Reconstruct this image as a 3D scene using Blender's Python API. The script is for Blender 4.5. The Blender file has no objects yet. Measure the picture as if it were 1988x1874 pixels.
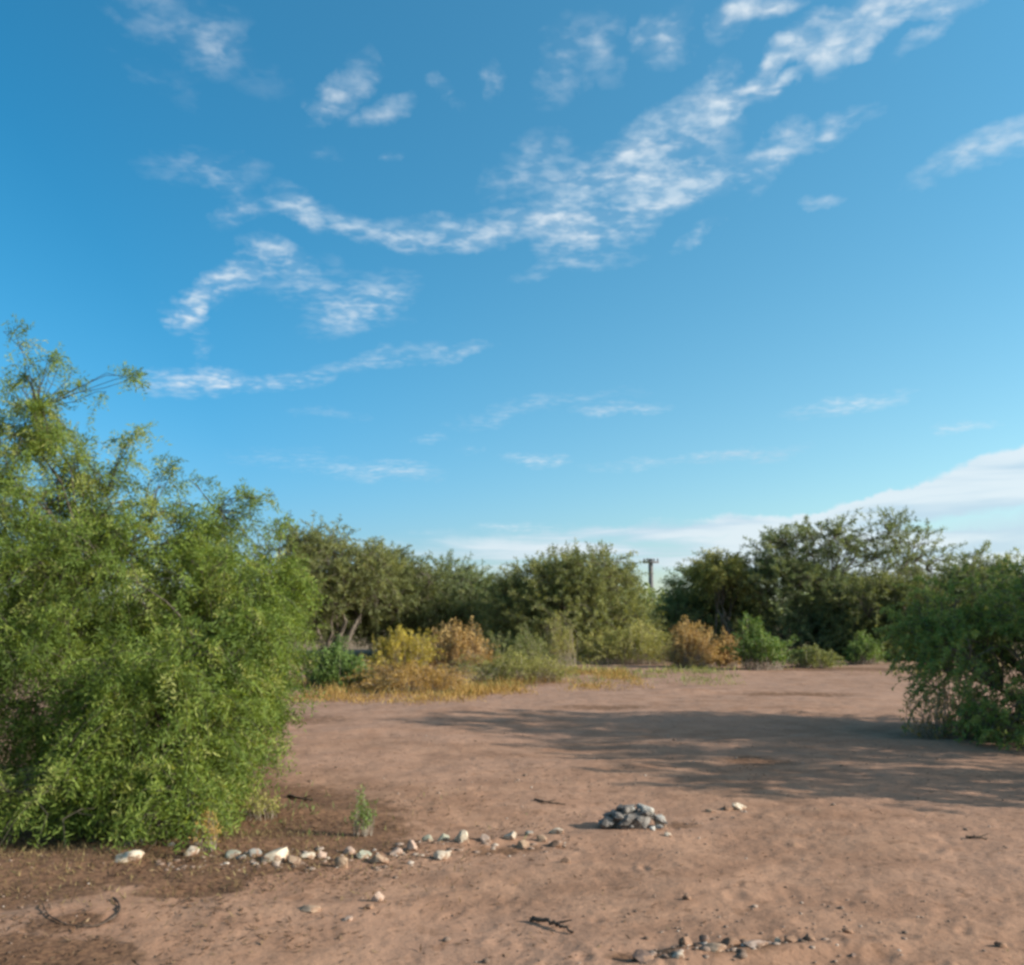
import bpy, math
import numpy as np
from math import radians, sin, cos, pi

# ------------------------------------------------------------------ camera
F = 983.0                       # focal length in pixels of the 1024 px wide frame
TH = math.atan(133.5 / F)       # camera tilts up a little
EYE = 1.6
sc = bpy.context.scene
cam_d = bpy.data.cameras.new('camera')
cam = bpy.data.objects.new('camera', cam_d)
sc.collection.objects.link(cam)
cam.location = (0, 0, EYE)
cam.rotation_euler = (pi / 2 + TH, 0, 0)
cam_d.sensor_width = 36
cam_d.lens = F / 1024 * 36
cam_d.clip_start = 0.05
cam_d.clip_end = 20000
sc.camera = cam
sc.cycles.pixel_filter_type = 'BLACKMAN_HARRIS'
sc.cycles.filter_width = 3.0
sc.cycles.max_bounces = 6
sc.cycles.diffuse_bounces = 3
sc.cycles.transmission_bounces = 4

SUN_EL = radians(23)
SUN_AZ = math.atan2(0.97, -0.25)      # clockwise from +Y (the view direction)
sc.view_settings.view_transform = 'Standard'
sc.view_settings.look = 'None'
sc.view_settings.gamma = 1
sc.view_settings.use_curve_mapping = False
sc.view_settings.exposure = 0.65

def ray(X, Y):
    """direction through a point of the photograph (1988 x 1874 copy of it)"""
    x = (X * 1024 / 1988 - 512) / F
    y = (482.5 - Y * 965 / 1874) / F
    return np.array([x, cos(TH) - y * sin(TH), sin(TH) + y * cos(TH)])

# ------------------------------------------------------------------ world: sky and clouds
world = bpy.data.worlds.new('World')
sc.world = world
world.use_nodes = True
NT = world.node_tree
NT.nodes.clear()

class G:
    """tiny helper for writing node graphs"""
    def __init__(s, tree): s.t = tree
    def n(s, kind, **kw):
        nd = s.t.nodes.new(kind)
        for k, v in kw.items(): setattr(nd, k, v)
        return nd
    def link(s, a, b): s.t.links.new(a, b)
    def put(s, sock, v):
        if isinstance(v, bpy.types.NodeSocket): s.link(v, sock)
        else: sock.default_value = v
    def math(s, op, a, b=None, c=None, clamp=False):
        nd = s.n('ShaderNodeMath', operation=op, use_clamp=clamp)
        s.put(nd.inputs[0], a)
        if b is not None: s.put(nd.inputs[1], b)
        if c is not None: s.put(nd.inputs[2], c)
        return nd.outputs[0]
    def vmath(s, op, a, b=None, scale=None):
        nd = s.n('ShaderNodeVectorMath', operation=op)
        s.put(nd.inputs[0], a)
        if b is not None: s.put(nd.inputs[1], b)
        if scale is not None: s.put(nd.inputs['Scale'], scale)
        return nd.outputs['Value'] if op in ('LENGTH', 'DOT_PRODUCT') else nd.outputs[0]
    def noise(s, vec, scale, detail=4, rough=0.5, dist=0.0, out='Fac'):
        nd = s.n('ShaderNodeTexNoise')
        s.put(nd.inputs['Vector'], vec)
        nd.inputs['Scale'].default_value = scale
        nd.inputs['Detail'].default_value = detail
        nd.inputs['Roughness'].default_value = rough
        nd.inputs['Distortion'].default_value = dist
        return nd.outputs[out]
    def rng(s, v, a, b, c=0.0, d=1.0, smooth=True):
        nd = s.n('ShaderNodeMapRange', interpolation_type='SMOOTHSTEP' if smooth else 'LINEAR')
        s.put(nd.inputs['Value'], v)
        for nm, x in zip(('From Min', 'From Max', 'To Min', 'To Max'), (a, b, c, d)): nd.inputs[nm].default_value = x
        return nd.outputs[0]
    def mix(s, f, a, b, blend='MIX'):
        nd = s.n('ShaderNodeMix', data_type='RGBA', blend_type=blend)
        s.put(nd.inputs[0], f)
        s.put(nd.inputs[6], a); s.put(nd.inputs[7], b)
        return nd.outputs[2]
    def blobs(s, vec, items):
        """sum of soft ellipses (cx, cy, rx, ry, rotation, strength)"""
        acc = None
        for cx, cy, rx, ry, rot, st in items:
            mp = s.n('ShaderNodeMapping', vector_type='TEXTURE')
            s.put(mp.inputs[0], vec)
            mp.inputs[1].default_value = (cx, cy, 0)
            mp.inputs[2].default_value = (0, 0, rot)
            mp.inputs[3].default_value = (rx, ry, 1)
            gr = s.n('ShaderNodeTexGradient', gradient_type='SPHERICAL')
            s.link(mp.outputs[0], gr.inputs[0])
            acc = s.math('MULTIPLY_ADD', gr.outputs['Fac'], st, acc if acc is not None else 0.0)
        return acc

EXPO = 0.65
K = 0.12 * 2 ** EXPO            # radiance of one unit of world colour
g = G(NT)
tc = g.n('ShaderNodeTexCoord')
sky = g.n('ShaderNodeTexSky', sky_type='NISHITA')
sky.sun_disc = False
sky.sun_elevation = SUN_EL
sky.sun_rotation = SUN_AZ
sky.air_density = 1.0
sky.dust_density = 0.6
sky.ozone_density = 2.5
D = tc.outputs['Generated']
sep = g.n('ShaderNodeSeparateXYZ'); g.link(D, sep.inputs[0])
az = g.math('ARCTAN2', sep.outputs[0], sep.outputs[1])
el = g.math('ARCSINE', sep.outputs[2])
cmb = g.n('ShaderNodeCombineXYZ'); g.link(az, cmb.inputs[0]); g.link(el, cmb.inputs[1])
# colour grade of the sky, and a brighter veil of air towards the sun and the horizon
low_ = g.math('EXPONENT', g.math('DIVIDE', g.math('MAXIMUM', el, 0.0), -0.15))
sdir = (sin(SUN_AZ) * cos(SUN_EL), cos(SUN_AZ) * cos(SUN_EL), sin(SUN_EL))
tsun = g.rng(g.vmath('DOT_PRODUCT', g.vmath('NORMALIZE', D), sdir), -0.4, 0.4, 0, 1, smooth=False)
GS = 2 ** (0.30 - EXPO)
gain = g.vmath('ADD', (.17 * GS, .94 * GS, 1.09 * GS), g.vmath('SCALE', (.58 * GS, -.23 * GS, -.09 * GS), scale=low_))
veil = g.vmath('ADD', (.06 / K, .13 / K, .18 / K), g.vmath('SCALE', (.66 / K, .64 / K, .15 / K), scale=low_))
added_glow = g.math('POWER', g.rng(g.vmath('DOT_PRODUCT', g.vmath('NORMALIZE', D), sdir), 0.40, 1.0, 0, 1, smooth=False), 1.5)
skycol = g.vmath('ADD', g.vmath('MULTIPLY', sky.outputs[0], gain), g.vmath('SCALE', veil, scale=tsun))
skycol = g.vmath('ADD', skycol, g.vmath('SCALE', (1.25 / K, .80 / K, .50 / K), scale=added_glow))  # extra warm glow around the unseen sun, added to warm the shaded ground
# cloud plane coordinates: cells shrink and stretch into streaks towards the horizon
zz = g.math('ADD', g.math('MAXIMUM', sep.outputs[2], 0.0), 0.07)
pl = g.n('ShaderNodeCombineXYZ')
g.link(g.math('DIVIDE', sep.outputs[0], zz), pl.inputs[0])
g.link(g.math('DIVIDE', sep.outputs[1], zz), pl.inputs[1])
warpn = g.noise(cmb.outputs[0], 16, 4, 0.65, out='Color')
warp = g.vmath('MULTIPLY', g.vmath('SUBTRACT', warpn, (0.5, 0.5, 0.5)), (0.075, 0.030, 0.0))
wvec = g.vmath('ADD', cmb.outputs[0], warp)

CL = [  # X, Y, rx, ry, rotation on the picture (ccw), strength
 (1690,30,80,50,20,1.3),(1800,6,70,28,0,1.4),(1555,75,75,32,15,1.2),(1490,115,50,32,30,1.0),(1600,110,40,45,10,.9),
 (1420,28,60,35,30,.8),(1510,8,70,28,0,1.1),(1280,82,50,45,-20,.9),(1320,40,50,30,40,.6),(1170,90,45,80,30,.5),
 (1090,120,50,90,-20,.5),(1680,100,40,20,10,1.1),(1510,165,45,20,20,1.0),(1430,195,80,28,35,1.1),(1395,150,40,30,60,.7),
 (1815,52,80,20,25,.5),(1310,245,140,50,25,.85),(1240,330,200,80,18,1.2),(1180,410,150,75,20,1.5),(1345,360,120,42,10,1.3),
 (1030,330,90,60,30,.6),(980,440,150,36,10,.75),(830,457,110,38,0,1.0),(660,435,150,26,-12,1.1),(580,405,60,26,-40,.9),
 (455,412,50,24,30,.6),(400,330,120,40,5,.45),(460,370,80,30,-20,.45),(372,603,50,30,50,1.6),(440,545,120,38,35,1.2),
 (545,497,80,26,-20,.8),(620,560,160,60,-15,.5),(680,610,110,36,20,.6),(740,570,80,40,20,.55),(660,178,90,36,40,.85),
 (745,215,70,26,15,.7),(615,205,40,22,0,.7),(340,45,200,70,-18,.42),(420,85,80,50,40,.38),(300,150,120,30,-20,.15),
 (870,180,35,16,-40,.4),(940,155,20,45,10,.45),(645,300,50,18,5,.25),(750,308,22,12,5,.3),(1500,305,85,34,45,.95),
 (1600,260,100,28,15,.7),(1910,290,130,36,12,.85),(1595,392,45,14,0,.5),(1352,457,60,14,25,.8),(1120,520,140,18,8,.5),
 (720,700,150,18,15,.5),(880,683,70,15,10,.7),(370,738,130,24,6,.75),(425,735,28,26,0,.7),(540,738,100,15,5,.6),
 (1000,795,160,16,12,.32),(1200,792,90,12,0,.55),(1150,770,90,12,8,.25),(1650,788,120,16,5,.65),(1875,828,50,10,0,.7),
 (750,912,130,18,0,.6),(560,890,160,20,0,.2),(1040,892,75,12,0,.6),(1420,888,170,12,4,.6),(1220,900,90,10,0,.35),
 (1000,1023,100,10,0,.6),(840,850,40,10,0,.3),(915,870,30,10,0,.3),(640,805,80,12,0,.25),(390,670,20,30,0,.3),
]
BANK = [(1960,925,330,50,14,1.3),(1760,985,360,40,12,1.1),(1980,1050,480,70,4,1.2),(1400,1022,420,24,2,.75),
        (1250,1075,800,60,0,.6),(1850,1100,500,70,0,1.0),(2300,950,400,140,5,1.2)]
def skyblob(l):
    out = []
    for X, Y, rx, ry, rot, st in l:
        if Y > 650 and l is CL: st, ry = st * 1.2, ry * 1.15
        elif l is CL: st = st * (1.3 if X > 1350 and Y < 250 else .86 if X < 950 else 1)
        d = ray(X, Y); d /= np.linalg.norm(d)
        a, e = math.atan2(d[0], d[1]), math.asin(d[2])
        s = 1 / (1908.0)           # radians per picture px, about
        k = 1.0 / (1 + ((Y - 937) / 1908) ** 2 * 1.0)
        out.append((a, e, rx * s / cos(e) * (1.12 if l is CL else 1), ry * s * k * (1.22 if l is CL else 1), radians(rot), st * (1.05 if l is CL else 1)))
    return out
puff = g.math('MINIMUM', g.blobs(wvec, skyblob(CL)), 1.15)
bank = g.blobs(wvec, skyblob(BANK))
n1 = g.noise(pl.outputs[0], 25, 4, 0.5, 0.2)
n2 = g.noise(pl.outputs[0], 7.5, 4, 0.55, 0.4)
nn = g.math('ADD', g.math('MULTIPLY', n1, 0.55), g.math('MULTIPLY', n2, 0.55))
tex = g.rng(nn, 0.40, 0.76)
# thin clouds: soft mask eaten by the cell noise
inside = g.math('MULTIPLY', puff, 1.6, clamp=True)
grain = g.math('MULTIPLY', g.math('SUBTRACT', nn, 0.55), 2.2)
body = g.math('MULTIPLY', puff, g.math('MULTIPLY_ADD', tex, 0.95, 0.20))
m = g.rng(g.math('MULTIPLY_ADD', grain, g.math('MULTIPLY', inside, 0.62), body), 0.02, 1.30, smooth=False)
soft = g.math('MULTIPLY', g.rng(puff, 0.0, 1.2), g.rng(n2, 0.32, 0.64, 0.10, 0.42))
m = g.math('MAXIMUM', m, soft)
# more of the same thin cloud, sparse, on the rest of the sky
far_n = g.rng(g.noise(pl.outputs[0], 1.3, 3, 0.5), 0.52, 0.75)
side = g.rng(g.math('ABSOLUTE', az), 0.55, 0.9)
up = g.rng(el, 0.62, 0.85)
rest = g.math('MULTIPLY', g.math('MULTIPLY', far_n, g.math('MAXIMUM', side, up)), g.math('MULTIPLY', tex, 0.8))
# low bank
nb_v = g.n('ShaderNodeMapping'); g.link(cmb.outputs[0], nb_v.inputs[0]); nb_v.inputs[3].default_value = (5, 42, 1); nb_v.inputs[2].default_value = (0, 0, radians(-2))
nb = g.noise(nb_v.outputs[0], 1.0, 5, 0.5, 0.3)
bm_ = g.rng(g.math('MULTIPLY', bank, g.rng(nb, 0.36, 0.60, 0.42, 1.35)), 0.04, 0.55)
dens = g.math('MAXIMUM', g.math('MAXIMUM', m, rest), bm_, clamp=True)
sk1 = skycol
cloudcol = g.mix(g.rng(nb, 0.38, 0.60), (.56 / K, .71 / K, .84 / K, 1), (.80 / K, .88 / K, .94 / K, 1))
skyf = g.mix(g.math('MULTIPLY', dens, 0.84), sk1, cloudcol)
bg = g.n('ShaderNodeBackground'); g.link(skyf, bg.inputs[0]); bg.inputs[1].default_value = 0.12
wo = g.n('ShaderNodeOutputWorld'); g.link(bg.outputs[0], wo.inputs[0])

# ------------------------------------------------------------------ sun
sun_d = bpy.data.lights.new('sun', 'SUN')
sun_d.energy = 4.8
sun_d.angle = radians(0.6)
sun_d.color = (1.0, 0.96, 0.89)
sun = bpy.data.objects.new('sun', sun_d)
sc.collection.objects.link(sun)
sd = np.array([sin(SUN_AZ) * cos(SUN_EL), cos(SUN_AZ) * cos(SUN_EL), sin(SUN_EL)])
import mathutils
sun.rotation_euler = mathutils.Vector(sd).to_track_quat('Z', 'Y').to_euler()
sun.location = (20, -5, 20)

# ------------------------------------------------------------------ helpers
C = sc.collection
def tag(o, label=None, cat=None, group=None, kind=None):
    if label: o['label'] = label
    if cat: o['category'] = cat
    if group: o['group'] = group
    if kind: o['kind'] = kind
    return o
def empty(name, loc, label, cat, group=None):
    o = bpy.data.objects.new(name, None); C.objects.link(o)
    o.location = loc; o.empty_display_size = 0.2
    return tag(o, label, cat, group)
def mesh_obj(name, V, Fc, mat, parent=None, tint=None, smooth=False):
    """V (n,3); Fc (m,k) all faces with the same number of corners"""
    V = np.asarray(V, dtype=np.float32).reshape(-1, 3)
    Fc = np.asarray(Fc, dtype=np.int32)
    if parent is not None:
        V = V - np.array(parent.location, dtype=np.float32)
    me = bpy.data.meshes.new(name)
    me.vertices.add(len(V)); me.vertices.foreach_set('co', V.ravel())
    k = Fc.shape[1]
    me.loops.add(Fc.size); me.loops.foreach_set('vertex_index', Fc.ravel())
    me.polygons.add(len(Fc))
    me.polygons.foreach_set('loop_start', np.arange(0, Fc.size, k, dtype=np.int32))
    me.polygons.foreach_set('loop_total', np.full(len(Fc), k, dtype=np.int32))
    if smooth: me.polygons.foreach_set('use_smooth', np.ones(len(Fc), dtype=bool))
    if tint is not None:
        at = me.attributes.new('tint', 'FLOAT', 'POINT')
        at.data.foreach_set('value', np.asarray(tint, dtype=np.float32))
    me.update(calc_edges=True)
    me.materials.append(mat)
    o = bpy.data.objects.new(name, me); C.objects.link(o)
    if parent is not None: o.parent = parent
    return o
def nrm(a): return a / np.maximum(np.linalg.norm(a, axis=-1, keepdims=True), 1e-9)

def _hash(ix, iy, iz, seed):
    h = (ix * 374761393 + iy * 668265263 + iz * 2147483647 + seed * 974634777) & 0xFFFFFFFF
    h = ((h ^ (h >> 13)) * 1274126177) & 0xFFFFFFFF
    h = ((h ^ (h >> 16)) * 2246822519) & 0xFFFFFFFF
    return ((h ^ (h >> 15)) & 0xFFFFFF) / float(0xFFFFFF)
def vnoise(p, seed=0):
    p = np.asarray(p, dtype=np.float64)
    if p.shape[-1] == 2: p = np.concatenate([p, np.zeros(p.shape[:-1] + (1,))], -1)
    i = np.floor(p).astype(np.int64); f = p - i; f = f * f * (3 - 2 * f)
    r = 0
    for dx in (0, 1):
        wx = f[..., 0] if dx else 1 - f[..., 0]
        for dy in (0, 1):
            wy = f[..., 1] if dy else 1 - f[..., 1]
            for dz in (0, 1):
                wz = f[..., 2] if dz else 1 - f[..., 2]
                r = r + wx * wy * wz * _hash(i[..., 0] + dx, i[..., 1] + dy, i[..., 2] + dz, seed)
    return r
def fbm(p, oct=4, seed=0, gain=0.5):
    p = np.asarray(p, dtype=np.float64); a = 1.0; s = 0; t = 0
    for k in range(oct):
        s = s + a * vnoise(p * 2.03 ** k + 17.3 * k, seed + k); t += a; a *= gain
    return s / t - 0.5

# ------------------------------------------------------------------ ground height
rgf = np.random.default_rng(5)
def gp(X, Y):
    d = ray(X, Y); t = -EYE / d[2]
    return np.array([d[0] * t, d[1] * t])
DIPS = []
for _ in range(420):       # footprints and scuffs in the sand
    r = 3.2 * math.exp(rgf.uniform(0, 1.75)); a = rgf.uniform(-0.62, 0.62)
    DIPS.append((r * sin(a), r * cos(a), rgf.uniform(.022, .055), rgf.uniform(.035, .10), rgf.uniform(0, pi), rgf.uniform(-.012, -.004)))
MOUNDS = [(*gp(X, Y), sx, sy, rot, h) for X, Y, sx, sy, rot, h in [
    (1240, 1625, .55, .25, .1, .035), (120, 1690, 1.0, .35, .1, .07), (430, 1650, .9, .18, .25, .05),
    (900, 1640, .9, .14, .3, .03), (1480, 1855, .55, .10, .25, .045), (1340, 1850, .25, .10, .5, .04), (600, 1760, .5, .12, .2, .02),
    (1540, 1350, 1.6, .35, 0, -.06), (1300, 1345, 1.0, .3, .2, .07), (700, 1420, .7, .25, .2, .04), (560, 1590, .5, .15, .1, .05),
    (1650, 1440, 1.5, .35, -.1, .05), (1050, 1390, 1.2, .3, .1, -.04), (370, 1730, .22, .09, .1, -.04), (150, 1775, .3, .2, 0, .03)]]
def gh(x, y):
    x = np.asarray(x, dtype=np.float64); y = np.asarray(y, dtype=np.float64)
    p = np.stack([x, y], -1)
    h = 0.10 * fbm(p * 0.22, 2, 3) + 0.060 * fbm(p * 1.1, 3, 11) + 0.018 * fbm(p * 5.0, 3, 23) + 0.007 * fbm(p * 17.0, 2, 31)
    rr = np.hypot(x, y)
    h = h * np.clip((rr - 0.5) / 2, 0, 1)
    for cx, cy, sx, sy, rot, a in MOUNDS:
        u = (x - cx) * cos(rot) + (y - cy) * sin(rot); v = -(x - cx) * sin(rot) + (y - cy) * cos(rot)
        h = h + a * np.exp(-(u / sx) ** 2 - (v / sy) ** 2)
    return h
def gh_full(x, y):
    h = gh(x, y)
    for cx, cy, sx, sy, rot, a in DIPS:
        m = (np.abs(x - cx) < .4) & (np.abs(y - cy) < .4)
        if not m.any(): continue
        u = (x[m] - cx) * cos(rot) + (y[m] - cy) * sin(rot); v = -(x[m] - cx) * sin(rot) + (y[m] - cy) * cos(rot)
        e = (u / sx) ** 2 + (v / sy) ** 2
        h[m] += a * (np.exp(-e) - 0.45 * np.exp(-(np.sqrt(e) - 1.6) ** 2 * 4))
    return h
def on(X, Y):
    x, y = gp(X, Y); return np.array([x, y, float(gh(x, y))])

# ------------------------------------------------------------------ materials
def new_mat(name):
    m = bpy.data.materials.new(name); m.use_nodes = True
    m.node_tree.nodes.clear(); return m, G(m.node_tree)
def foliage_mat(name, stops, trans=0.35, rough=0.65):
    m, q = new_mat(name)
    at = q.n('ShaderNodeAttribute', attribute_name='tint')
    cr = q.n('ShaderNodeValToRGB')
    e = cr.color_ramp.elements
    while len(e) < len(stops): e.new(0.5)
    for i, (p, c) in enumerate(stops): e[i].position = p; e[i].color = (*c, 1)
    q.link(at.outputs['Fac'], cr.inputs[0])
    pr = q.n('ShaderNodeBsdfPrincipled'); q.link(cr.outputs[0], pr.inputs['Base Color'])
    pr.inputs['Roughness'].default_value = rough
    pr.inputs['Specular IOR Level'].default_value = 0.25
    tr = q.n('ShaderNodeBsdfTranslucent')
    q.link(q.mix(1.0, cr.outputs[0], (1.25, 1.15, 0.55, 1), 'MULTIPLY'), tr.inputs[0])
    mx = q.n('ShaderNodeMixShader'); mx.inputs[0].default_value = trans
    q.link(pr.outputs[0], mx.inputs[1]); q.link(tr.outputs[0], mx.inputs[2])
    out = q.n('ShaderNodeOutputMaterial'); q.link(mx.outputs[0], out.inputs[0])
    return m
def rough_mat(name, c1, c2, scale=8, rough=0.9, bump=0.4, c3=None, dust=.55):
    m, q = new_mat(name)
    t = q.n('ShaderNodeTexCoord'); v = t.outputs['Object']
    f = q.rng(q.noise(v, scale, 6, 0.6), 0.35, 0.65)
    col = q.mix(f, (*c1, 1), (*c2, 1))
    if c3: col = q.mix(q.rng(q.noise(v, scale * 2.7, 3, 0.6), dust, dust + .17), col, (*c3, 1))
    pr = q.n('ShaderNodeBsdfPrincipled'); q.link(col, pr.inputs['Base Color'])
    pr.inputs['Roughness'].default_value = rough; pr.inputs['Specular IOR Level'].default_value = 0.2
    b = q.n('ShaderNodeBump'); b.inputs['Strength'].default_value = bump; b.inputs['Distance'].default_value = 0.01
    q.link(q.noise(v, scale * 4, 5, 0.65), b.inputs['Height']); q.link(b.outputs[0], pr.inputs['Normal'])
    out = q.n('ShaderNodeOutputMaterial'); q.link(pr.outputs[0], out.inputs[0])
    return m

M = {}
M['near'] = foliage_mat('mesquite_leaf', [(0, (.085, .125, .026)), (.45, (.165, .230, .045)), (.8, (.270, .330, .065)), (1, (.38, .39, .12))], .48)
M['olive'] = foliage_mat('olive_leaf', [(0, (.095, .112, .042)), (.5, (.180, .200, .072)), (1, (.30, .30, .11))], .42)
M['dark'] = foliage_mat('dark_leaf', [(0, (.095, .120, .058)), (.5, (.165, .205, .090)), (1, (.29, .31, .14))], .46)
M['fresh'] = foliage_mat('fresh_leaf', [(0, (.08, .13, .035)), (.5, (.16, .24, .06)), (1, (.29, .35, .10))], .35)
M['yellow'] = foliage_mat('yellow_leaf', [(0, (.20, .18, .03)), (.5, (.44, .34, .05)), (1, (.62, .48, .09))], .3)
M['orange'] = foliage_mat('rust_leaf', [(0, (.20, .12, .045)), (.5, (.47, .29, .10)), (1, (.66, .47, .20))], .25)
M['straw'] = foliage_mat('straw_leaf', [(0, (.20, .115, .035)), (.5, (.42, .25, .065)), (1, (.55, .38, .13))], .25)
M['lime'] = foliage_mat('lime_leaf', [(0, (.17, .17, .04)), (.5, (.32, .30, .08)), (1, (.48, .42, .14))], .3)
M['litter'] = foliage_mat('leaf_litter', [(0, (.055, .030, .018)), (.5, (.12, .065, .035)), (1, (.26, .17, .09))], .1, .9)
M['duff'] = foliage_mat('dry_duff', [(0, (.12, .075, .035)), (.5, (.24, .17, .075)), (1, (.36, .29, .13))], .2, .9)
M['pebble'] = foliage_mat('pebble_mix', [(0, (.12, .075, .05)), (.6, (.24, .165, .12)), (1, (.48, .40, .32))], .0, .9)
M['bark'] = rough_mat('bark', (.10, .078, .058), (.20, .16, .12), 14)
M['limb'] = rough_mat('limb_bark', (.055, .045, .032), (.12, .10, .07), 14)
M['dark_bark'] = rough_mat('dark_bark', (.045, .030, .022), (.10, .07, .05), 14)
M['dry_bark'] = rough_mat('dry_bark', (.22, .17, .125), (.36, .29, .22), 14)
M['pole'] = rough_mat('weathered_wood', (.12, .11, .11), (.18, .17, .16), 6)
M['ceramic'] = rough_mat('ceramic', (.10, .10, .11), (.14, .14, .15), 6, .4)

# ------------------------------------------------------------------ ground (one sheet)
def build_ground():
    r = np.concatenate([np.geomspace(0.3, 2.6, 12)[:-1], np.geomspace(2.6, 42, 420)[:-1], np.geomspace(42, 9000, 60)])
    a = np.concatenate([np.linspace(-pi, -radians(37), 60)[:-1], np.linspace(-radians(37), radians(37), 500)[:-1], np.linspace(radians(37), pi, 60)[:-1]])
    R, A = np.meshgrid(r, a, indexing='ij')
    x = R * np.sin(A); y = R * np.cos(A)
    xf, yf = x.ravel().copy(), y.ravel().copy()
    z = gh_full(xf, yf)
    z *= np.clip((400 - R.ravel()) / 300, 0, 1)
    V = np.stack([xf, yf, z], -1)
    nr, na = len(r), len(a)
    i = np.arange(nr - 1)[:, None]; j = np.arange(na)[None, :]; j2 = (j + 1) % na
    Fc = np.stack([np.broadcast_to(i * na + j, (nr - 1, na)), np.broadcast_to(i * na + j2, (nr - 1, na)),
                   np.broadcast_to((i + 1) * na + j2, (nr - 1, na)), np.broadcast_to((i + 1) * na + j, (nr - 1, na))], -1).reshape(-1, 4)[:, ::-1]
    c = len(V)
    V = np.concatenate([V, [[0, 0, 0]]])
    m, q = new_mat('desert_sand')
    t = q.n('ShaderNodeTexCoord'); v = t.outputs['Object']
    warp = q.vmath('SCALE', q.vmath('SUBTRACT', q.noise(v, 2.2, 4, 0.6, out='Color'), (.5, .5, .5)), scale=0.35)
    wv = q.vmath('ADD', v, warp)
    sx = q.n('ShaderNodeSeparateXYZ'); q.link(v, sx.inputs[0])
    big = q.noise(v, 0.35, 3, 0.5); mid = q.noise(v, 2.0, 5, 0.6); fine = q.noise(v, 28, 5, 0.65); grit = q.noise(v, 120, 3, 0.6)
    col = q.mix(q.rng(mid, 0.35, 0.65), (.260, .142, .086, 1), (.348, .197, .121, 1))
    col = q.mix(q.rng(big, 0.42, 0.62, 0, .6), col, (.35, .203, .132, 1))
    col = q.mix(q.rng(fine, 0.52, 0.75, 0, .6), col, (.19, .098, .056, 1))
    col = q.mix(q.rng(grit, 0.60, 0.75, 0, .5), col, (.38, .25, .165, 1))
    col = q.mix(q.rng(grit, 0.40, 0.28, 0, .45), col, (.14, .075, .045, 1))
    # greyish crust towards the far side of the clearing
    col = q.mix(q.math('MULTIPLY', q.rng(sx.outputs[1], 9, 22, 0, .45), q.rng(mid, .4, .6, .4, 1)), col, (.315, .200, .145, 1))
    # trampled darker scuffs and clods over the whole clearing, then grit specks with footprint shade painted in
    scf = q.math('MULTIPLY', q.rng(q.noise(v, 7.0, 3, 0.55), .56, .66), q.rng(q.noise(v, .9, 2, .5), .42, .62, .15, 1))
    col = q.mix(q.math('MULTIPLY', scf, .55), col, (.165, .085, .048, 1))
    grit_shade = q.math('MULTIPLY', q.rng(q.noise(v, 17.0, 2, 0.5, .6), .60, .68), q.rng(q.noise(v, 1.6, 2, .5), .40, .60, .2, 1))
    col = q.mix(q.math('MULTIPLY', grit_shade, .6), col, (.120, .066, .040, 1))
    # organic litter darkening the soil below and in front of the left tree, and darker reddish patches elsewhere
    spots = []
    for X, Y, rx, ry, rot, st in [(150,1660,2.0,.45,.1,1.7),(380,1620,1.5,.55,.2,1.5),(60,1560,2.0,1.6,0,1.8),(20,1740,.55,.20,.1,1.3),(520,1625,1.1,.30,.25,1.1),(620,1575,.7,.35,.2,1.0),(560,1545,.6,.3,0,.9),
                                  (372,1730,.36,.10,.1,2.0),(430,1715,.22,.06,.4,1.4),(560,1650,.9,.07,.2,1.3),(690,1600,.35,.10,.2,1.3),(600,1590,.5,.10,.1,1.3),(130,1800,.25,.06,.2,1.0),(300,1700,.7,.12,.1,1.0),(480,1690,.5,.10,.3,.8),(60,1850,.5,.16,0,1.0),(150,1860,.4,.12,0,.7),(700,1650,.5,.12,.2,.7),  # narrow strips along the stone row: litter plus painted shade between stones
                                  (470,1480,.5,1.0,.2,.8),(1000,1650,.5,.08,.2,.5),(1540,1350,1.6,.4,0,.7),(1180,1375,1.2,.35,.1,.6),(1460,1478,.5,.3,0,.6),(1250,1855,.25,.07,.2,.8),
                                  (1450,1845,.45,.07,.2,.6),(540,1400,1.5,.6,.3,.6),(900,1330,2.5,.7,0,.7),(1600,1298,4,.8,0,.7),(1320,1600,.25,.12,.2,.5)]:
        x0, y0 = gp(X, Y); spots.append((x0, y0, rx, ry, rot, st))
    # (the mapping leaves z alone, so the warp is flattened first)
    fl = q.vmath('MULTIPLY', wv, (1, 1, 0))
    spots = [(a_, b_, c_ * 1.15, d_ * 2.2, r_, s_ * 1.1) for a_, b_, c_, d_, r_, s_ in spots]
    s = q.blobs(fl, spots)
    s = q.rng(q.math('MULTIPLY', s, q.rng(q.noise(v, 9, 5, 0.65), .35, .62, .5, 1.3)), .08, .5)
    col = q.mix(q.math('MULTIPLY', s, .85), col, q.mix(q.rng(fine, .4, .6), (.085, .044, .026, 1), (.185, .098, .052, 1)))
    # beyond the clearing: dull brown scrubland soil
    far = q.rng(sx.outputs[1], 30, 40)
    col = q.mix(far, col, q.mix(q.rng(mid, .4, .6), (.17, .12, .07, 1), (.26, .18, .11, 1)))
    pr = q.n('ShaderNodeBsdfPrincipled'); q.link(col, pr.inputs['Base Color'])
    pr.inputs['Roughness'].default_value = 1.0; pr.inputs['Specular IOR Level'].default_value = 0.08
    b = q.n('ShaderNodeBump'); b.inputs['Strength'].default_value = 0.6; b.inputs['Distance'].default_value = 0.014
    hgt = q.math('ADD', q.math('MULTIPLY', q.noise(v, 22, 6, 0.62), 1.0), q.math('MULTIPLY', q.noise(v, 6, 3, 0.5), 1.6))
    q.link(hgt, b.inputs['Height']); q.link(b.outputs[0], pr.inputs['Normal'])
    out = q.n('ShaderNodeOutputMaterial'); q.link(pr.outputs[0], out.inputs[0])
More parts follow.
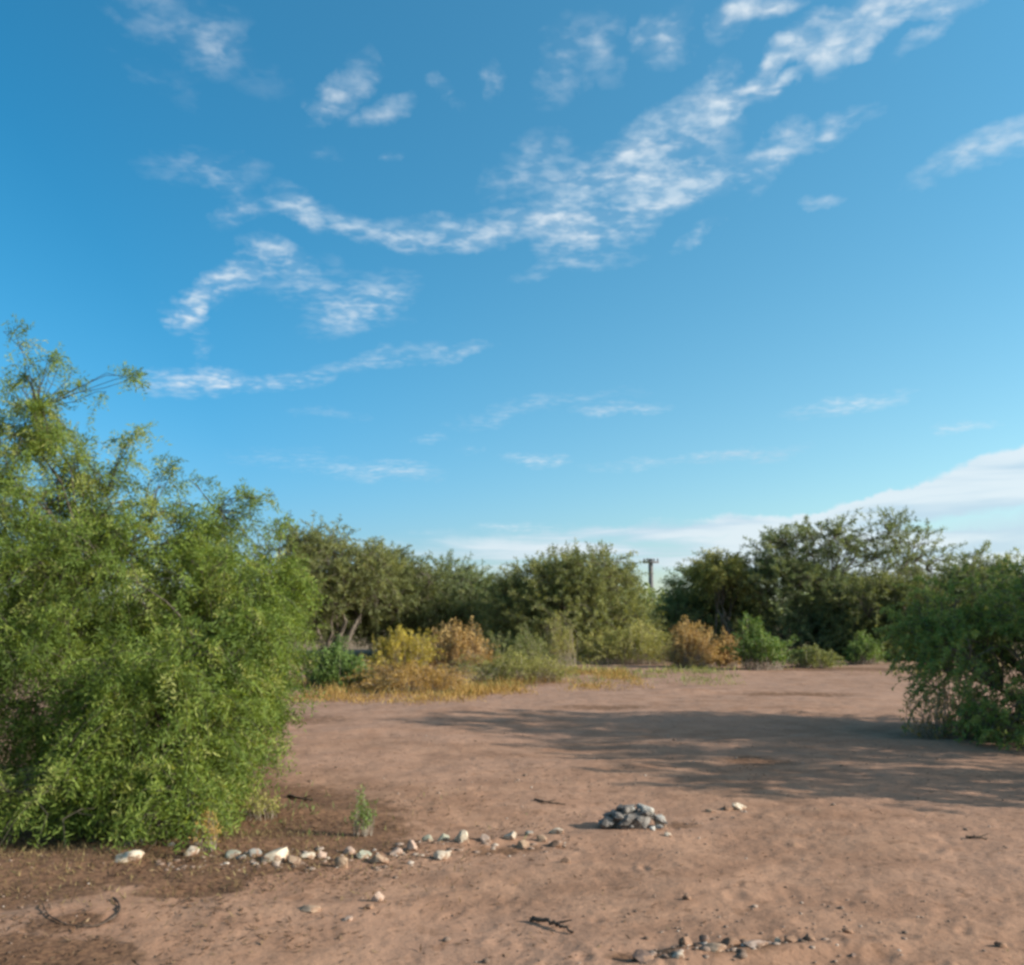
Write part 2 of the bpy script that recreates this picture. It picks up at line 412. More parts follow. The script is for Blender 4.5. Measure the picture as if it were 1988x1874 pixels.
    # centre disc joined with a degenerate-free fan made of quads
    fan = [[c, j + 2 if j + 2 < na else (j + 2) % na, j + 1, j] for j in range(0, na - 1, 2)]
    if na % 2: pass
    o = mesh_obj('ground', V, np.concatenate([Fc, np.array(fan)]), m, smooth=True)
    tag(o, 'reddish brown sandy desert clearing with scuffs and leaf litter', 'ground', kind='structure')
build_ground()

# ------------------------------------------------------------------ vegetation builders
def tubes(P, R, S=5):
    """P (n,m,3) polylines, R (n,m) radii -> verts, quads"""
    n, m, _ = P.shape
    T = nrm(np.gradient(P, axis=1))
    ref = np.where(np.abs(T[:, :1, 2:3]) > 0.9, np.array([1., 0, 0]), np.array([0, 0, 1.]))
    U = nrm(np.cross(T, np.broadcast_to(ref, T.shape))); W = np.cross(T, U)
    a = np.arange(S) * 2 * pi / S
    V = P[:, :, None] + R[:, :, None, None] * (U[:, :, None] * np.cos(a)[:, None] + W[:, :, None] * np.sin(a)[:, None])
    base = (np.arange(n) * m * S)[:, None, None]; i = (np.arange(m - 1) * S)[None, :, None]; j = np.arange(S)[None, None, :]; j2 = (j + 1) % S
    Fc = np.stack([base + i + j, base + i + j2, base + i + S + j2, base + i + S + j], -1).reshape(-1, 4)
    return V.reshape(-1, 3), Fc
def curves(A, B, m, rng, bend=0.12, lift=0.15):
    t = np.linspace(0, 1, m)[None, :, None]
    L = np.linalg.norm(B - A, axis=1)[:, None, None]
    off = rng.normal(size=(len(A), 1, 3)) * bend * L
    off2 = rng.normal(size=(len(A), m, 3)) * 0.025 * L
    off2[:, 0] = 0; off2[:, -1] = 0
    up = np.zeros_like(off); up[..., 2] = lift * L[..., 0]
    return A[:, None] * (1 - t) + B[:, None] * t + (off + up) * np.sin(t * pi) + off2
def diamonds(P, A, L, W, rng, flat=0.0):
    """leaf blades: P base, A unit axis"""
    r = rng.normal(size=P.shape); r[:, 2] += flat * 3
    Sd = nrm(np.cross(A, r)); Nn = np.cross(A, Sd)
    L = L[:, None]; W = W[:, None]
    V = np.stack([P, P + A * L * .45 + Sd * W * .5 + Nn * W * .15, P + A * L, P + A * L * .45 - Sd * W * .5 + Nn * W * .15], 1)
    return V.reshape(-1, 3), np.arange(len(P) * 4).reshape(-1, 4)
def merge(parts):
    Vs, Fs, o = [], [], 0
    for V, Fc in parts:
        Vs.append(V); Fs.append(Fc + o); o += len(V)
    return np.concatenate(Vs), np.concatenate(Fs)

def lobe(X, Y, rx, ry, D, rd=None, w=1.0):
    """a lobe of a crown at its own real distance D"""
    d = ray(X, Y); c = np.array([0, 0, EYE]) + d * (D / d[1])
    k = D * 0.51508 / F
    return (c, np.array([rx * k, (rd if rd is not None else 0.8 * (rx + ry) * .5 * k), ry * k]), w)

def sample_lobes(lobes, n, rng, shell=0.45):
    vol = np.array([w * (r[0] * r[1] * r[2]) ** (2 / 3) for c, r, w in lobes]); vol /= vol.sum()
    idx = rng.choice(len(lobes), n, p=vol)
    cs = np.array([l[0] for l in lobes])[idx]; rs = np.array([l[1] for l in lobes])[idx]
    u = nrm(rng.normal(size=(n, 3)))
    rad = rng.uniform(shell ** 3, 1, n) ** (1 / 3)
    return cs + u * rs * rad[:, None], u

def tree(name, label, cat, base, lobes, n_tw, k_leaf, leaf, mat, seed, group=None, droop=0.25, twig_len=(.25, .55), hole=0.12, hole_f=1.6,
         tint=(0.45, 0.18), compound=0, comp_len=.12, trunk_r=.12, n_limb=5, bark='bark', up=0.0, twig_r=.004, stems=1, min_h=0.04, twigs=True, spikes=None, part='crown'):
    rng = np.random.default_rng(seed)
    P0, u = sample_lobes(lobes, int(n_tw * 1.6), rng)
    if hole is not None:
        f = fbm(P0 * hole_f, 3, seed) * 1.0
        thr = np.quantile(f, hole)
        keep = f > thr
        P0, u = P0[keep], u[keep]
    P0, u = P0[:n_tw], u[:n_tw]
    if spikes is not None:
        P0 = np.concatenate([P0, spikes]); u = np.concatenate([u, np.tile([[0.2, 0, .9]], (len(spikes), 1))])
    n = len(P0)
    root = empty(name, tuple(base), label, cat, group)
    b = np.asarray(base, dtype=float)
    # --- limbs: base -> limb nodes -> boughs -> twigs
    cen = P0.mean(0)
    nl = rng.choice(n, n_limb, replace=False)
    limb = b * 0.45 + P0[nl] * 0.55; limb[:, 2] = np.maximum(limb[:, 2], b[2] + .35)
    nb_ = max(8, n // 13)
    bi = rng.choice(n, min(nb_, n), replace=False); bough = P0[bi].copy()
    d2 = ((bough[:, None] - limb[None]) ** 2).sum(-1); bl = d2.argmin(1)
    bough = bough * .85 + limb[bl] * .15
    st = b + np.concatenate([rng.uniform(-1, 1, (n_limb, 2)) * trunk_r * (1 if stems > 1 else .3), np.full((n_limb, 1), -.08)], 1)
    Pl = curves(st, limb, 7, rng, .10, .05)
    Rl = trunk_r * np.linspace(1, .32, 7)[None] * rng.uniform(.6, 1, (n_limb, 1))
    Pb = curves(limb[bl], bough, 6, rng, .10, .12); Rb = trunk_r * .26 * np.linspace(1, .22, 6)[None] * rng.uniform(.5, 1, (len(bough), 1))
    tv, tf = tubes(Pl, Rl, 7)
    mesh_obj('trunk', tv, tf, M[bark], root, smooth=True)
    pr = [tubes(Pb, Rb, 5)]
    if twigs:
        d2 = ((P0[:, None] - bough[None]) ** 2).sum(-1); tb = d2.argmin(1)
        tt = curves(bough[tb], P0, 4, rng, .08, .10); pr.append(tubes(tt, np.linspace(twig_r * 1.8, twig_r, 4)[None] * np.ones((n, 1)), 3))
        pk = rng.choice(n, n // 2, replace=False); fr = rng.uniform(0, 2, len(pk)); ii = fr.astype(int); fr = (fr - ii)[:, None]
        P0 = np.concatenate([P0, tt[pk, ii] * (1 - fr) + tt[pk, ii + 1] * fr]); u = np.concatenate([u, u[pk]]); n = len(P0)
    # --- twigs with leaves
    d = nrm(u * 0.9 + rng.normal(size=(n, 3)) * 0.55 + np.array([0, 0, up]))
    L = rng.uniform(*twig_len, n)
    def tw(t):      # t (n,k)
        q_ = P0[:, None] + d[:, None] * (L[:, None] * t)[..., None]
        q_[..., 2] -= droop * L[:, None] * t ** 2 * 2
        return q_
    if twigs:
        pr.append(tubes(tw(np.linspace(0, 1, 4)[None] * np.ones((n, 1))), np.linspace(twig_r, twig_r * .5, 4)[None] * np.ones((n, 1)), 3))
    bv, bf = merge(pr)
    mesh_obj('branches', bv, bf, M[bark], root, smooth=True)
    t = rng.uniform(0.02, 1, (n, k_leaf))
    pos = tw(t).reshape(-1, 3); dd = np.repeat(d, k_leaf, 0)
    dd = nrm(dd - np.array([0, 0, 1]) * (droop * 1.5 * t.ravel())[:, None])
    ax = nrm(dd * .45 + nrm(rng.normal(size=pos.shape)) * 1.0 - np.array([0, 0, droop * .9]))
    tint_t = np.clip(rng.normal(tint[0], tint[1], n) + 0.5 * fbm(P0 * 0.9, 2, seed + 9), 0, 1)
    tn = np.repeat(tint_t, k_leaf)
    if compound:
        s = (np.arange(compound) + .6) / compound
        r = rng.normal(size=pos.shape); side = nrm(np.cross(ax, r))
        cl = comp_len * rng.uniform(.7, 1.25, len(pos))
        pp = pos[:, None] + ax[:, None] * (cl[:, None] * s[None])[..., None]
        pp[..., 2] -= (cl[:, None] * s[None] ** 2) * droop * .8
        sg = np.where(np.arange(compound) % 2 == 0, 1., -1.)[None, :, None]
        la = nrm(ax[:, None] * .55 + side[:, None] * sg + rng.normal(size=pp.shape) * .22)
        pos = pp.reshape(-1, 3); ax = la.reshape(-1, 3); tn = np.repeat(tn, compound)
    N = len(pos)
    keep = pos[:, 2] > min_h + gh(pos[:, 0], pos[:, 1])
    pos, ax, tn = pos[keep], ax[keep], tn[keep]; N = len(pos)
    V, Fc = diamonds(pos, ax, leaf[0] * rng.uniform(.6, 1.3, N), leaf[1] * rng.uniform(.7, 1.3, N), rng)
    tn = np.clip(tn + rng.normal(0, .10, N), 0, 1)
    mesh_obj(part, V, Fc, M[mat], root, tint=np.repeat(tn, 4))
    return root

def shrub(name, label, cat, c, rad, h, mat, seed, n_stem=260, k=34, leaf=(.05, .012), up=.9, tint=(.5, .2), group=None, bark='dry_bark', curl=.25, stem_r=.003, lobed=.7, spread=.7):
    """dry or green low shrub: many fine stems fanning from the base, each carrying small leaves"""
    rng = np.random.default_rng(seed)
    root = empty(name, tuple(c), label, cat, group)
    a = rng.uniform(0, 2 * pi, n_stem); rr = np.sqrt(rng.uniform(0, 1, n_stem))
    e = rng.uniform(0.05, 1, n_stem) ** up * pi / 2
    lump = 1 + lobed * 2 * fbm(np.stack([np.cos(a) * 1.3, np.sin(a) * 1.3, e], -1) * 1.4, 2, seed)
    sc_ = rng.uniform(.62, 1.15, n_stem) * lump
    st = np.stack([np.cos(a) * rr * rad[0] * spread, np.sin(a) * rr * rad[1] * spread, np.zeros(n_stem) - .02], -1) + c
    en = np.stack([np.cos(a) * np.cos(e) * rad[0] * sc_, np.sin(a) * np.cos(e) * rad[1] * sc_, np.sin(e) * h * sc_ + .03], -1) + c
    P = curves(st, en, 5, rng, .06, curl)
    Vs, Fs = tubes(P, np.linspace(stem_r * 1.5, stem_r * .5, 5)[None] * np.ones((n_stem, 1)), 3)
    mesh_obj('stems', Vs, Fs, M[bark], root)
    t = rng.uniform(.22, 1.0, (n_stem, k)) ** .8 * 4
    i = np.minimum(t.astype(int), 3); f = (t - i)[..., None]
    rows = np.arange(n_stem)[:, None]
    pos = (P[rows, i] * (1 - f) + P[rows, i + 1] * f).reshape(-1, 3)
    tg = nrm(P[rows, i + 1] - P[rows, i]).reshape(-1, 3)
    pos += rng.normal(size=pos.shape) * .018 * max(rad[0], .5)
    ax = nrm(tg * .7 + rng.normal(size=pos.shape) * .55)
    pos[:, 2] = np.maximum(pos[:, 2], gh(pos[:, 0], pos[:, 1]) + .01)
    tn = np.repeat(np.clip(rng.normal(tint[0], tint[1], n_stem), 0, 1), k)
    N = len(pos); tn = np.clip(tn + rng.normal(0, .1, N), 0, 1)
    V, Fc = diamonds(pos, ax, leaf[0] * rng.uniform(.6, 1.4, N), leaf[1] * rng.uniform(.7, 1.4, N), rng)
    mesh_obj('foliage', V, Fc, M[mat], root, tint=np.repeat(tn, 4))
    return root

def blades(name, pts, hts, mat, seed, label, cat, width=.006, lean=.5, kind='stuff', tint=(.5, .2)):
    rng = np.random.default_rng(seed); n = len(pts)
    d = nrm(np.concatenate([rng.normal(size=(n, 2)) * lean, np.ones((n, 1))], 1))
    V, Fc = diamonds(pts - np.array([0, 0, .01]), d, hts, np.full(n, width) * rng.uniform(.6, 1.6, n), rng)
    o = mesh_obj(name, V, Fc, M[mat], tint=np.repeat(np.clip(rng.normal(*tint, n), 0, 1), 4))
    return tag(o, label, cat, kind=kind)

def at_depth(X, D):
    d = ray(X, 1205); x = d[0] / d[1] * D
    return np.array([x, D, float(gh(x, D))])

# ------------------------------------------------------------------ the big tree at the left
L_ = [lobe(330,1400,185,190,8.0,.9,1.5), lobe(120,1330,180,190,8.8,1.1,1.1), lobe(420,1240,140,170,8.8,.9,1.3), lobe(230,1140,220,150,9.2,1.2,1.3),
      lobe(510,1150,80,80,9.4,.6,.9), lobe(490,1060,70,60,9.6,.5,.6), lobe(330,1040,150,75,9.6,.7,.75), lobe(80,1010,120,100,9.4,.8,.75),
      lobe(60,890,120,80,9.6,.7,.65), lobe(200,950,120,70,9.8,.6,.6), lobe(30,815,75,50,9.6,.5,.45), lobe(105,855,70,45,9.8,.4,.36), lobe(185,910,50,35,9.8,.3,.25), lobe(50,745,45,25,9.8,.3,.07),
      lobe(340,1570,75,75,7.15,.4,1.2), lobe(130,1570,45,65,7.0,.3,.9), lobe(470,1390,60,105,8.2,.5,1.0), lobe(30,1530,60,60,7.2,.4,.8), lobe(405,1520,65,60,7.6,.4,.9),
      lobe(-230,1230,260,300,9.2,1.4,.4), lobe(-160,900,180,180,9.8,1.0,.3), lobe(530,1260,50,75,8.7,.4,.8), lobe(240,1560,60,50,7.3,.4,.6)]
rs = np.random.default_rng(4)
sp = []
for X, Y, s in [(120,715,12),(105,700,8),(250,725,9),(268,722,9),(262,850,12),(235,880,12),(28,634,7),(14,640,5),(320,925,16),(380,940,10),(510,965,12),(465,960,12),(545,1010,10),(200,760,6),(60,730,14),(20,735,14),(330,915,10)]:
    for k in range(max(1, s // 4)):
        d = ray(X + rs.normal() * s, Y + rs.normal() * s * .7); sp.append(np.array([0, 0, EYE]) + d * (9.5 / d[1]))
tree('mesquite_tree', 'big bright green mesquite tree filling the left side, its boughs touching the ground', 'tree',
     on(170, 1560) + np.array([-.1, 1.0, 0]), L_, 2450, 9, (.052, .0115), 'near', 11, droop=.42, twig_len=(.14, .36), hole=.38, hole_f=2.6,
     tint=(.46, .30), compound=10, comp_len=.16, trunk_r=.075, n_limb=9, bark='limb', stems=4, spikes=np.array(sp), up=-.05, twig_r=.0028)

# ------------------------------------------------------------------ right-hand trees
tree('mesquite_tree', 'dark green mesquite tree at the right edge with low shaded boughs', 'tree', at_depth(2080, 13.6),
     [lobe(1930,1290,150,110,13.4,1.3,1.3), lobe(2080,1280,190,190,13.0,1.8,1.0), lobe(1860,1190,100,70,14.2,.9,.9), lobe(1930,1140,80,50,14.0,.9,.6),
      lobe(1925,1400,60,50,12.7,.6,1.2), lobe(1990,1420,90,50,12.5,.7,1.1), lobe(1800,1240,50,45,14.0,.6,.6), lobe(2230,1190,210,150,13.2,1.8,.8),
      lobe(2370,1130,220,170,13.4,1.9,.7), lobe(1790,1215,65,40,14.4,.6,.7), lobe(1850,1240,90,60,14.2,.8,.9), lobe(1800,1160,30,20,14.4,.3,.25), lobe(1970,1110,26,20,14,.3,.07), lobe(1915,1085,16,16,14,.2,.06)],
     1700, 42, (.060, .019), 'fresh', 21, droop=.22, twig_len=(.2, .5), hole=.16, tint=(.78, .2), trunk_r=.09, n_limb=8, stems=4, part='crown')
tree('mesquite_tree', 'mesquite tree just outside the right edge, known by the long shadow it throws', 'tree', np.array([9.2, 8.4, 0.]),
     [(np.array([8.8, 8.6, 2.2]), np.array([1.8, 1.2, .9]), 1), (np.array([10.0, 9.3, 3.0]), np.array([1.7, 1.3, .8]), 1), (np.array([11.2, 10.6, 3.9]), np.array([1.5, 1.1, .8]), .9), (np.array([7.6, 8.9, 2.2]), np.array([1.1, .8, .5]), .6)],
     620, 34, (.11, .035), 'olive', 22, trunk_r=.12, n_limb=6, hole=.22, twigs=False)
tree('mesquite_tree', 'tall mesquite tree behind the dark one at the right edge, mostly out of view', 'tree', np.array([12.5, 12.6, 0.]),
     [(np.array([11.8, 12.6, 4.5]), np.array([2.3, 1.5, 1.0]), 1.2), (np.array([13.2, 12.2, 4.2]), np.array([1.9, 1.4, 1.2]), 1)],
     560, 34, (.12, .04), 'olive', 23, trunk_r=.13, n_limb=6, hole=.15, twigs=False)
# pale dry brush under the right tree
shrub('dry_bush', 'pale leafless brush tangled at the foot of the dark right-hand tree', 'bush', at_depth(1838, 13.4) + [0, 0, 0], (.75, .5), .72, 'straw', 31,
      n_stem=150, k=12, leaf=(.06, .010), up=1.5, stem_r=.005, curl=.22, tint=(.6, .2), lobed=.9)

# ------------------------------------------------------------------ trees behind the clearing
def back(label, baseX, D, lobes, mat, seed, n_tw=1020, k=40, leaf=(.16, .028), **kw):
    o = dict(droop=.12, twig_len=(.45, 1.05), hole=.15, hole_f=.8, tint=(.45, .2), trunk_r=.14, n_limb=6, twig_r=.008, stems=3, group='scrub trees behind the clearing')
    o.update(kw)
    return tree('scrub_tree', label, 'tree', at_depth(baseX, D), [lobe(*l) if len(l) < 7 else lobe(*l) for l in lobes], n_tw, k, leaf, M_(mat), seed, **o)
def M_(m): return m
back('feathery grey-green tree behind the right shoulder of the big left tree', 640, 38,
     [(620,1060,60,50,38,2,.5),(640,1120,85,70,38,2.5,1),(720,1110,60,50,38,2,.8),(600,1170,60,60,38,2,1),(690,1170,60,50,38.5,2,1),(560,1080,50,60,38,2,.6)], 'olive', 41, tint=(.55, .2), up=.5)
back('dull olive tree between the feathery tree and the dark thicket', 770, 41,
     [(740,1110,60,38,41,2,.8),(800,1120,60,36,41,2,.8),(760,1170,80,55,41,3,1.2),(700,1180,50,45,41,2,.8),(720,1212,80,28,41,1.5,.9),(810,1222,70,26,41,1.5,.8),(640,1205,60,30,41,1.5,.6)], 'olive', 42, n_tw=900, tint=(.35, .18), up=.4)
back('dark green tree low on the skyline left of the middle dip', 880, 43,
     [(870,1130,55,40,43,2,.9),(910,1150,55,40,43,2,.8),(850,1180,90,50,43,3,1.2),(930,1185,60,50,43,3,1)], 'dark', 43, n_tw=900, tint=(.55, .2))
back('broad rounded olive-green tree in the middle of the skyline', 1120, 38,
     [(1130,1130,100,48,38,2.4,1.1),(1040,1140,70,45,38,2,.9),(1110,1200,150,70,38,3,1.5),(1185,1180,50,55,38,2.2,1),(1000,1190,60,60,38.5,2,.9),(1190,1240,80,45,37.5,2,.8),(1180,1100,50,25,38,1,.35),(1090,1090,30,20,38,1,.25)],
     'olive', 44, n_tw=1875, tint=(.70, .2), up=.6, hole=.1)
back('dark tree with a yellowish top right of the pole', 1375, 43,
     [(1350,1140,42,35,43,1.8,1),(1400,1150,70,45,43,2.4,1.1),(1370,1210,95,60,43,3,1.3),(1315,1205,35,50,43,1.8,.5)], 'dark', 45, n_tw=955, tint=(.5, .22))
back('small tree with a yellowish crown rising over the dark thicket', 1415, 40.5,
     [(1398,1108,42,22,40.5,1.4,1),(1420,1128,40,24,40.5,1.3,.8)], 'lime', 46, n_tw=300, tint=(.45, .2))
back('tallest tree at the right with a domed crown and sky showing through it', 1640, 40,
     [(1530,1080,75,42,40,2,1.0),(1600,1050,80,38,40,2.2,.9),(1690,1035,75,34,40,2.2,.55),(1770,1075,65,45,40,2,.42),(1700,1100,90,45,40.5,2.2,.35),
      (1520,1140,75,55,40,2.4,1.2),(1600,1170,110,60,40,3,1.3),(1560,1230,110,50,40,3,1.2),(1650,1230,80,50,40,3,1),(1800,1120,50,45,40,1.8,.4)],
     'dark', 47, n_tw=1912, tint=(.5, .24), hole=.30, hole_f=.9, up=.2)
back('olive tree between the domed tree and the right-hand tree', 1730, 37,
     [(1700,1170,80,45,37,2,1),(1760,1190,80,60,37,2.2,1.1),(1700,1230,90,50,37,2.4,1.1),(1780,1250,60,45,36,1.6,.8)], 'olive', 48, n_tw=1012, tint=(.38, .2))
back('bluish green tree peeping over the right-hand tree', 1900, 37,
     [(1900,1125,60,35,37,1.8,.6),(1900,1090,25,28,37,.8,.2),(1960,1140,60,45,37,1.6,.6),(1880,1190,90,60,37,2.2,1)], 'dark', 49, n_tw=787, tint=(.6, .2))

# ------------------------------------------------------------------ shrubs at the far side of the clearing
def low(name, label, X, Yb, w, h, mat, seed, **kw):
    w *= 1.18; h *= .86
    """w, h: half width and height on the picture"""
    c = on(X, Yb); k = c[1] * .51508 / F
    c = c + np.array([0, w * k * .5, 0]); c[2] = float(gh(c[0], c[1]))
    return shrub(name, label, 'bush', c, (w * k, w * k * .75), h * k, mat, seed, **kw)
low('green_bush', 'low green bush between the big left tree and the golden weeds', 650, 1342, 68, 72, 'fresh', 61, n_stem=420, k=34, leaf=(.085, .022), tint=(.3, .2))
low('yellow_bush', 'bright yellow bush rising behind the golden mat', 772, 1312, 66, 80, 'yellow', 62, n_stem=460, tint=(.45, .28), k=30, leaf=(.08, .016), up=.7, lobed=.6)
low('rust_bush', 'larger rust-orange dry bush right of the yellow bush', 892, 1308, 64, 82, 'orange', 63, n_stem=480, k=32, leaf=(.085, .018), up=.8, tint=(.5, .26))
low('golden_weeds', 'golden low mat of weeds in front of the yellow bush', 790, 1348, 118, 44, 'straw', 64, n_stem=420, k=26, leaf=(.08, .013), tint=(.45, .2), lobed=.6)
low('straw_weeds', 'straw coloured weed patch in front of the middle trees', 1010, 1328, 112, 44, 'lime', 65, n_stem=380, k=24, leaf=(.08, .014), tint=(.35, .2), lobed=.7)
low('olive_bush', 'dull olive bush behind the straw coloured weeds', 1000, 1305, 70, 75, 'olive', 66, n_stem=380, k=32, leaf=(.09, .02), tint=(.5, .2))
low('tall_weeds', 'pale upright weed stalks standing before the rounded middle tree', 1085, 1300, 45, 88, 'lime', 67, n_stem=200, k=20, leaf=(.09, .014), up=.4, tint=(.5, .2), lobed=.7)
low('yellow_green_bush', 'wide yellow-green bush left of the two orange bushes', 1232, 1292, 88, 66, 'lime', 68, n_stem=520, k=32, leaf=(.09, .02), tint=(.42, .22))
low('orange_bush', 'bright orange-tan dry bush in the middle distance, larger of a pair', 1348, 1298, 50, 76, 'orange', 69, n_stem=420, k=30, leaf=(.085, .018), tint=(.62, .2))
low('small_orange_bush', 'smaller faded orange bush of the pair, nearer the leafy green weed', 1414, 1295, 28, 60, 'orange', 70, n_stem=240, k=26, leaf=(.08, .016), tint=(.45, .2))
low('leafy_weed', 'broad leafy green weed with two upright arms', 1486, 1302, 50, 76, 'fresh', 71, n_stem=240, k=30, leaf=(.11, .032), up=.55, tint=(.35, .2), lobed=1.1)
low('pale_green_bush', 'small pale green bush under the domed tree', 1690, 1290, 40, 52, 'fresh', 72, n_stem=260, k=28, leaf=(.085, .022), tint=(.45, .15))
low('sage_bush', 'low grey-green bush right of the leafy green weed', 1590, 1297, 55, 34, 'olive', 73, n_stem=240, k=26, leaf=(.085, .02), tint=(.6, .15))
low('brown_bush', 'dark brown dead bush in the shade behind the green bush', 600, 1246, 40, 26, 'litter', 74, n_stem=200, k=22, leaf=(.14, .04), tint=(.3, .2))

def scatter(x0, x1, y0, y1, n, rng, dens=None):
    x = rng.uniform(x0, x1, n); y = rng.uniform(y0, y1, n)
    if dens is not None:
        k = rng.uniform(0, 1, n) < dens(x, y); x, y = x[k], y[k]
    return np.stack([x, y, gh(x, y)], -1)
rg = np.random.default_rng(77)
# far scrub that reads as one mass
def far_scrub():
    n = 52000
    x = rg.uniform(-75, 75, n); y = rg.uniform(62, 100, n)
    top = 1.3 + 3.4 * np.clip(.5 + 1.5 * fbm(np.stack([x, y], -1) * .16, 3, 5), 0, 1)
    z = top * np.sqrt(rg.uniform(0, 1, n))
    P = np.stack([x, y, z], -1)
    V, Fc = diamonds(P, nrm(rg.normal(size=P.shape) + [0, 0, .4]), rg.uniform(.3, .7, n), rg.uniform(.12, .28, n), rg)
    o = mesh_obj('distant_scrub', V, Fc, M['dark'], tint=np.repeat(np.clip(rg.normal(.6, .2, n), 0, 1), 4))
    tag(o, 'dark green belt of scrub far behind the clearing', 'scrub', kind='stuff')
far_scrub()
# weeds along the far edge and tufts
p = scatter(-14, 16, 27.5, 36, 12000, rg, lambda x, y: np.clip((fbm(np.stack([x, y], -1) * .5, 3, 8) + .02) * 5, 0, 1))
blades('weeds', p, rg.uniform(.06, .28, len(p)), 'lime', 81, 'low yellow-green weeds along the far edge of the clearing', 'weeds', .022, .6, tint=(.35, .2))
def strip(x, y):
    f = np.clip(.35 + 4 * fbm(np.stack([x, y], -1) * 1.1, 3, 61), 0, 1)
    return f * np.clip(1.6 - np.abs(y - (23.2 + .55 * x + 1.1 * np.sin(x))) / 2.4, 0, 1)
p = scatter(-6.0, 3.2, 17.5, 30, 70000, rg, strip)
blades('dry_weeds', p, rg.uniform(.05, .26, len(p)) * (.6 + .8 * vnoise(p * 1.3, 4)), 'straw', 84, 'golden dry weeds running between the bushes at the far left of the clearing', 'weeds', .009, .8, tint=(.34, .30))
p = scatter(-6.5, 6.0, 18.5, 33, 30000, rg, lambda x, y: strip(x, y - 1.6))
blades('green_weeds', p, rg.uniform(.05, .24, len(p)), 'olive', 85, 'dull green weeds tangled among the golden ones', 'weeds', .012, .8, tint=(.6, .25))
# dry grass below the left tree
def gl(x, y):
    d = np.exp(-((x + 2.6) / 1.5) ** 2 - ((y - 6.9) / .75) ** 2)
    return np.clip(d * (1.0 + 2.5 * fbm(np.stack([x, y], -1) * 2.2, 3, 8)), 0, 1)
p = scatter(-5.2, -.2, 5.2, 9.5, 30000, rg, gl)
blades('dry_grass', p, rg.uniform(.015, .075, len(p)), 'duff', 82, 'thin dry grass in the litter under the big left tree', 'grass', .005, .8, tint=(.3, .25))
p = scatter(-4.6, .2, 6.0, 12, 9000, rg, lambda x, y: np.clip(gl(x + .5, y - 1.2) * .9, 0, 1))
blades('green_grass', p, rg.uniform(.02, .09, len(p)), 'fresh', 83, 'sparse green grass at the foot of the big left tree', 'grass', .005, .7, tint=(.4, .2))

# leaf litter
def litter():
    def dens(x, y):
        d = 1.1 * np.exp(-((x + 2.4) / 1.7) ** 2 - ((y - 7.2) / 1.2) ** 2) + .55 * np.exp(-((x + 2.0) / 1.3) ** 2 - ((y - 5.3) / 1.0) ** 2) + .35 * np.exp(-((x + .8) / 1.2) ** 2 - ((y - 7.6) / 1.2) ** 2) + .02
        return np.clip(d * (.5 + 4 * np.clip(fbm(np.stack([x, y], -1) * 1.7, 3, 15), -.1, 1)), 0, 1)
    p = scatter(-6, 6, 3.2, 13, 110000, rg, dens)
    n = len(p); a = rg.uniform(0, 2 * pi, n)
    ax = nrm(np.stack([np.cos(a), np.sin(a), rg.uniform(0, .5, n)], -1))
    V, Fc = diamonds(p + [0, 0, .004], ax, rg.uniform(.015, .06, n), rg.uniform(.005, .014, n), rg, flat=1.0)
    o = mesh_obj('leaf_litter', V, Fc, M['litter'], tint=np.repeat(np.clip(rg.normal(.45, .25, n), 0, 1), 4))
    tag(o, 'dark dry leaf litter scattered on the sand round the big left tree', 'leaf litter', kind='stuff')
    print('litter', n)
litter()

# ------------------------------------------------------------------ stones
def ico(sub):
    import bmesh
    bm = bmesh.new(); bmesh.ops.create_icosphere(bm, subdivisions=sub, radius=1)
    V = np.array([v.co[:] for v in bm.verts]); Fc = np.array([[v.index for v in f.verts] for f in bm.faces]); bm.free()
    return V, Fc
ICO3 = ico(3); ICO1 = ico(1); ICO4 = ico(4)
def stone_shape(size, seed, ico_=ICO3, rough=.35, tilt=.2, yaw=None, cuts=10):
    rng = np.random.default_rng(seed); V, Fc = ico_; V = V.copy()
    for k in range(cuts):                 # broken faces
        nn_ = nrm(rng.normal(size=3)); dd_ = rng.uniform(.55, .85)
        s = V @ nn_; V = V - np.maximum(s - dd_, 0)[:, None] * nn_ * .92
    V = V * (1 + rough * fbm(V * 1.6, 3, seed)[:, None]) * (1 + .20 * fbm(V * 5, 3, seed + 3)[:, None])
    V = V * np.array(size)
    a = yaw if yaw is not None else rng.uniform(-.5, .5); tx = rng.normal() * tilt * .5; ty = rng.normal() * tilt
    Ry = np.array([[cos(ty), 0, sin(ty)], [0, 1, 0], [-sin(ty), 0, cos(ty)]]); Rx = np.array([[1, 0, 0], [0, cos(tx), -sin(tx)], [0, sin(tx), cos(tx)]])
    Rz = np.array([[cos(a), -sin(a), 0], [sin(a), cos(a), 0], [0, 0, 1]])
    return V @ (Rz @ Ry @ Rx).T, Fc
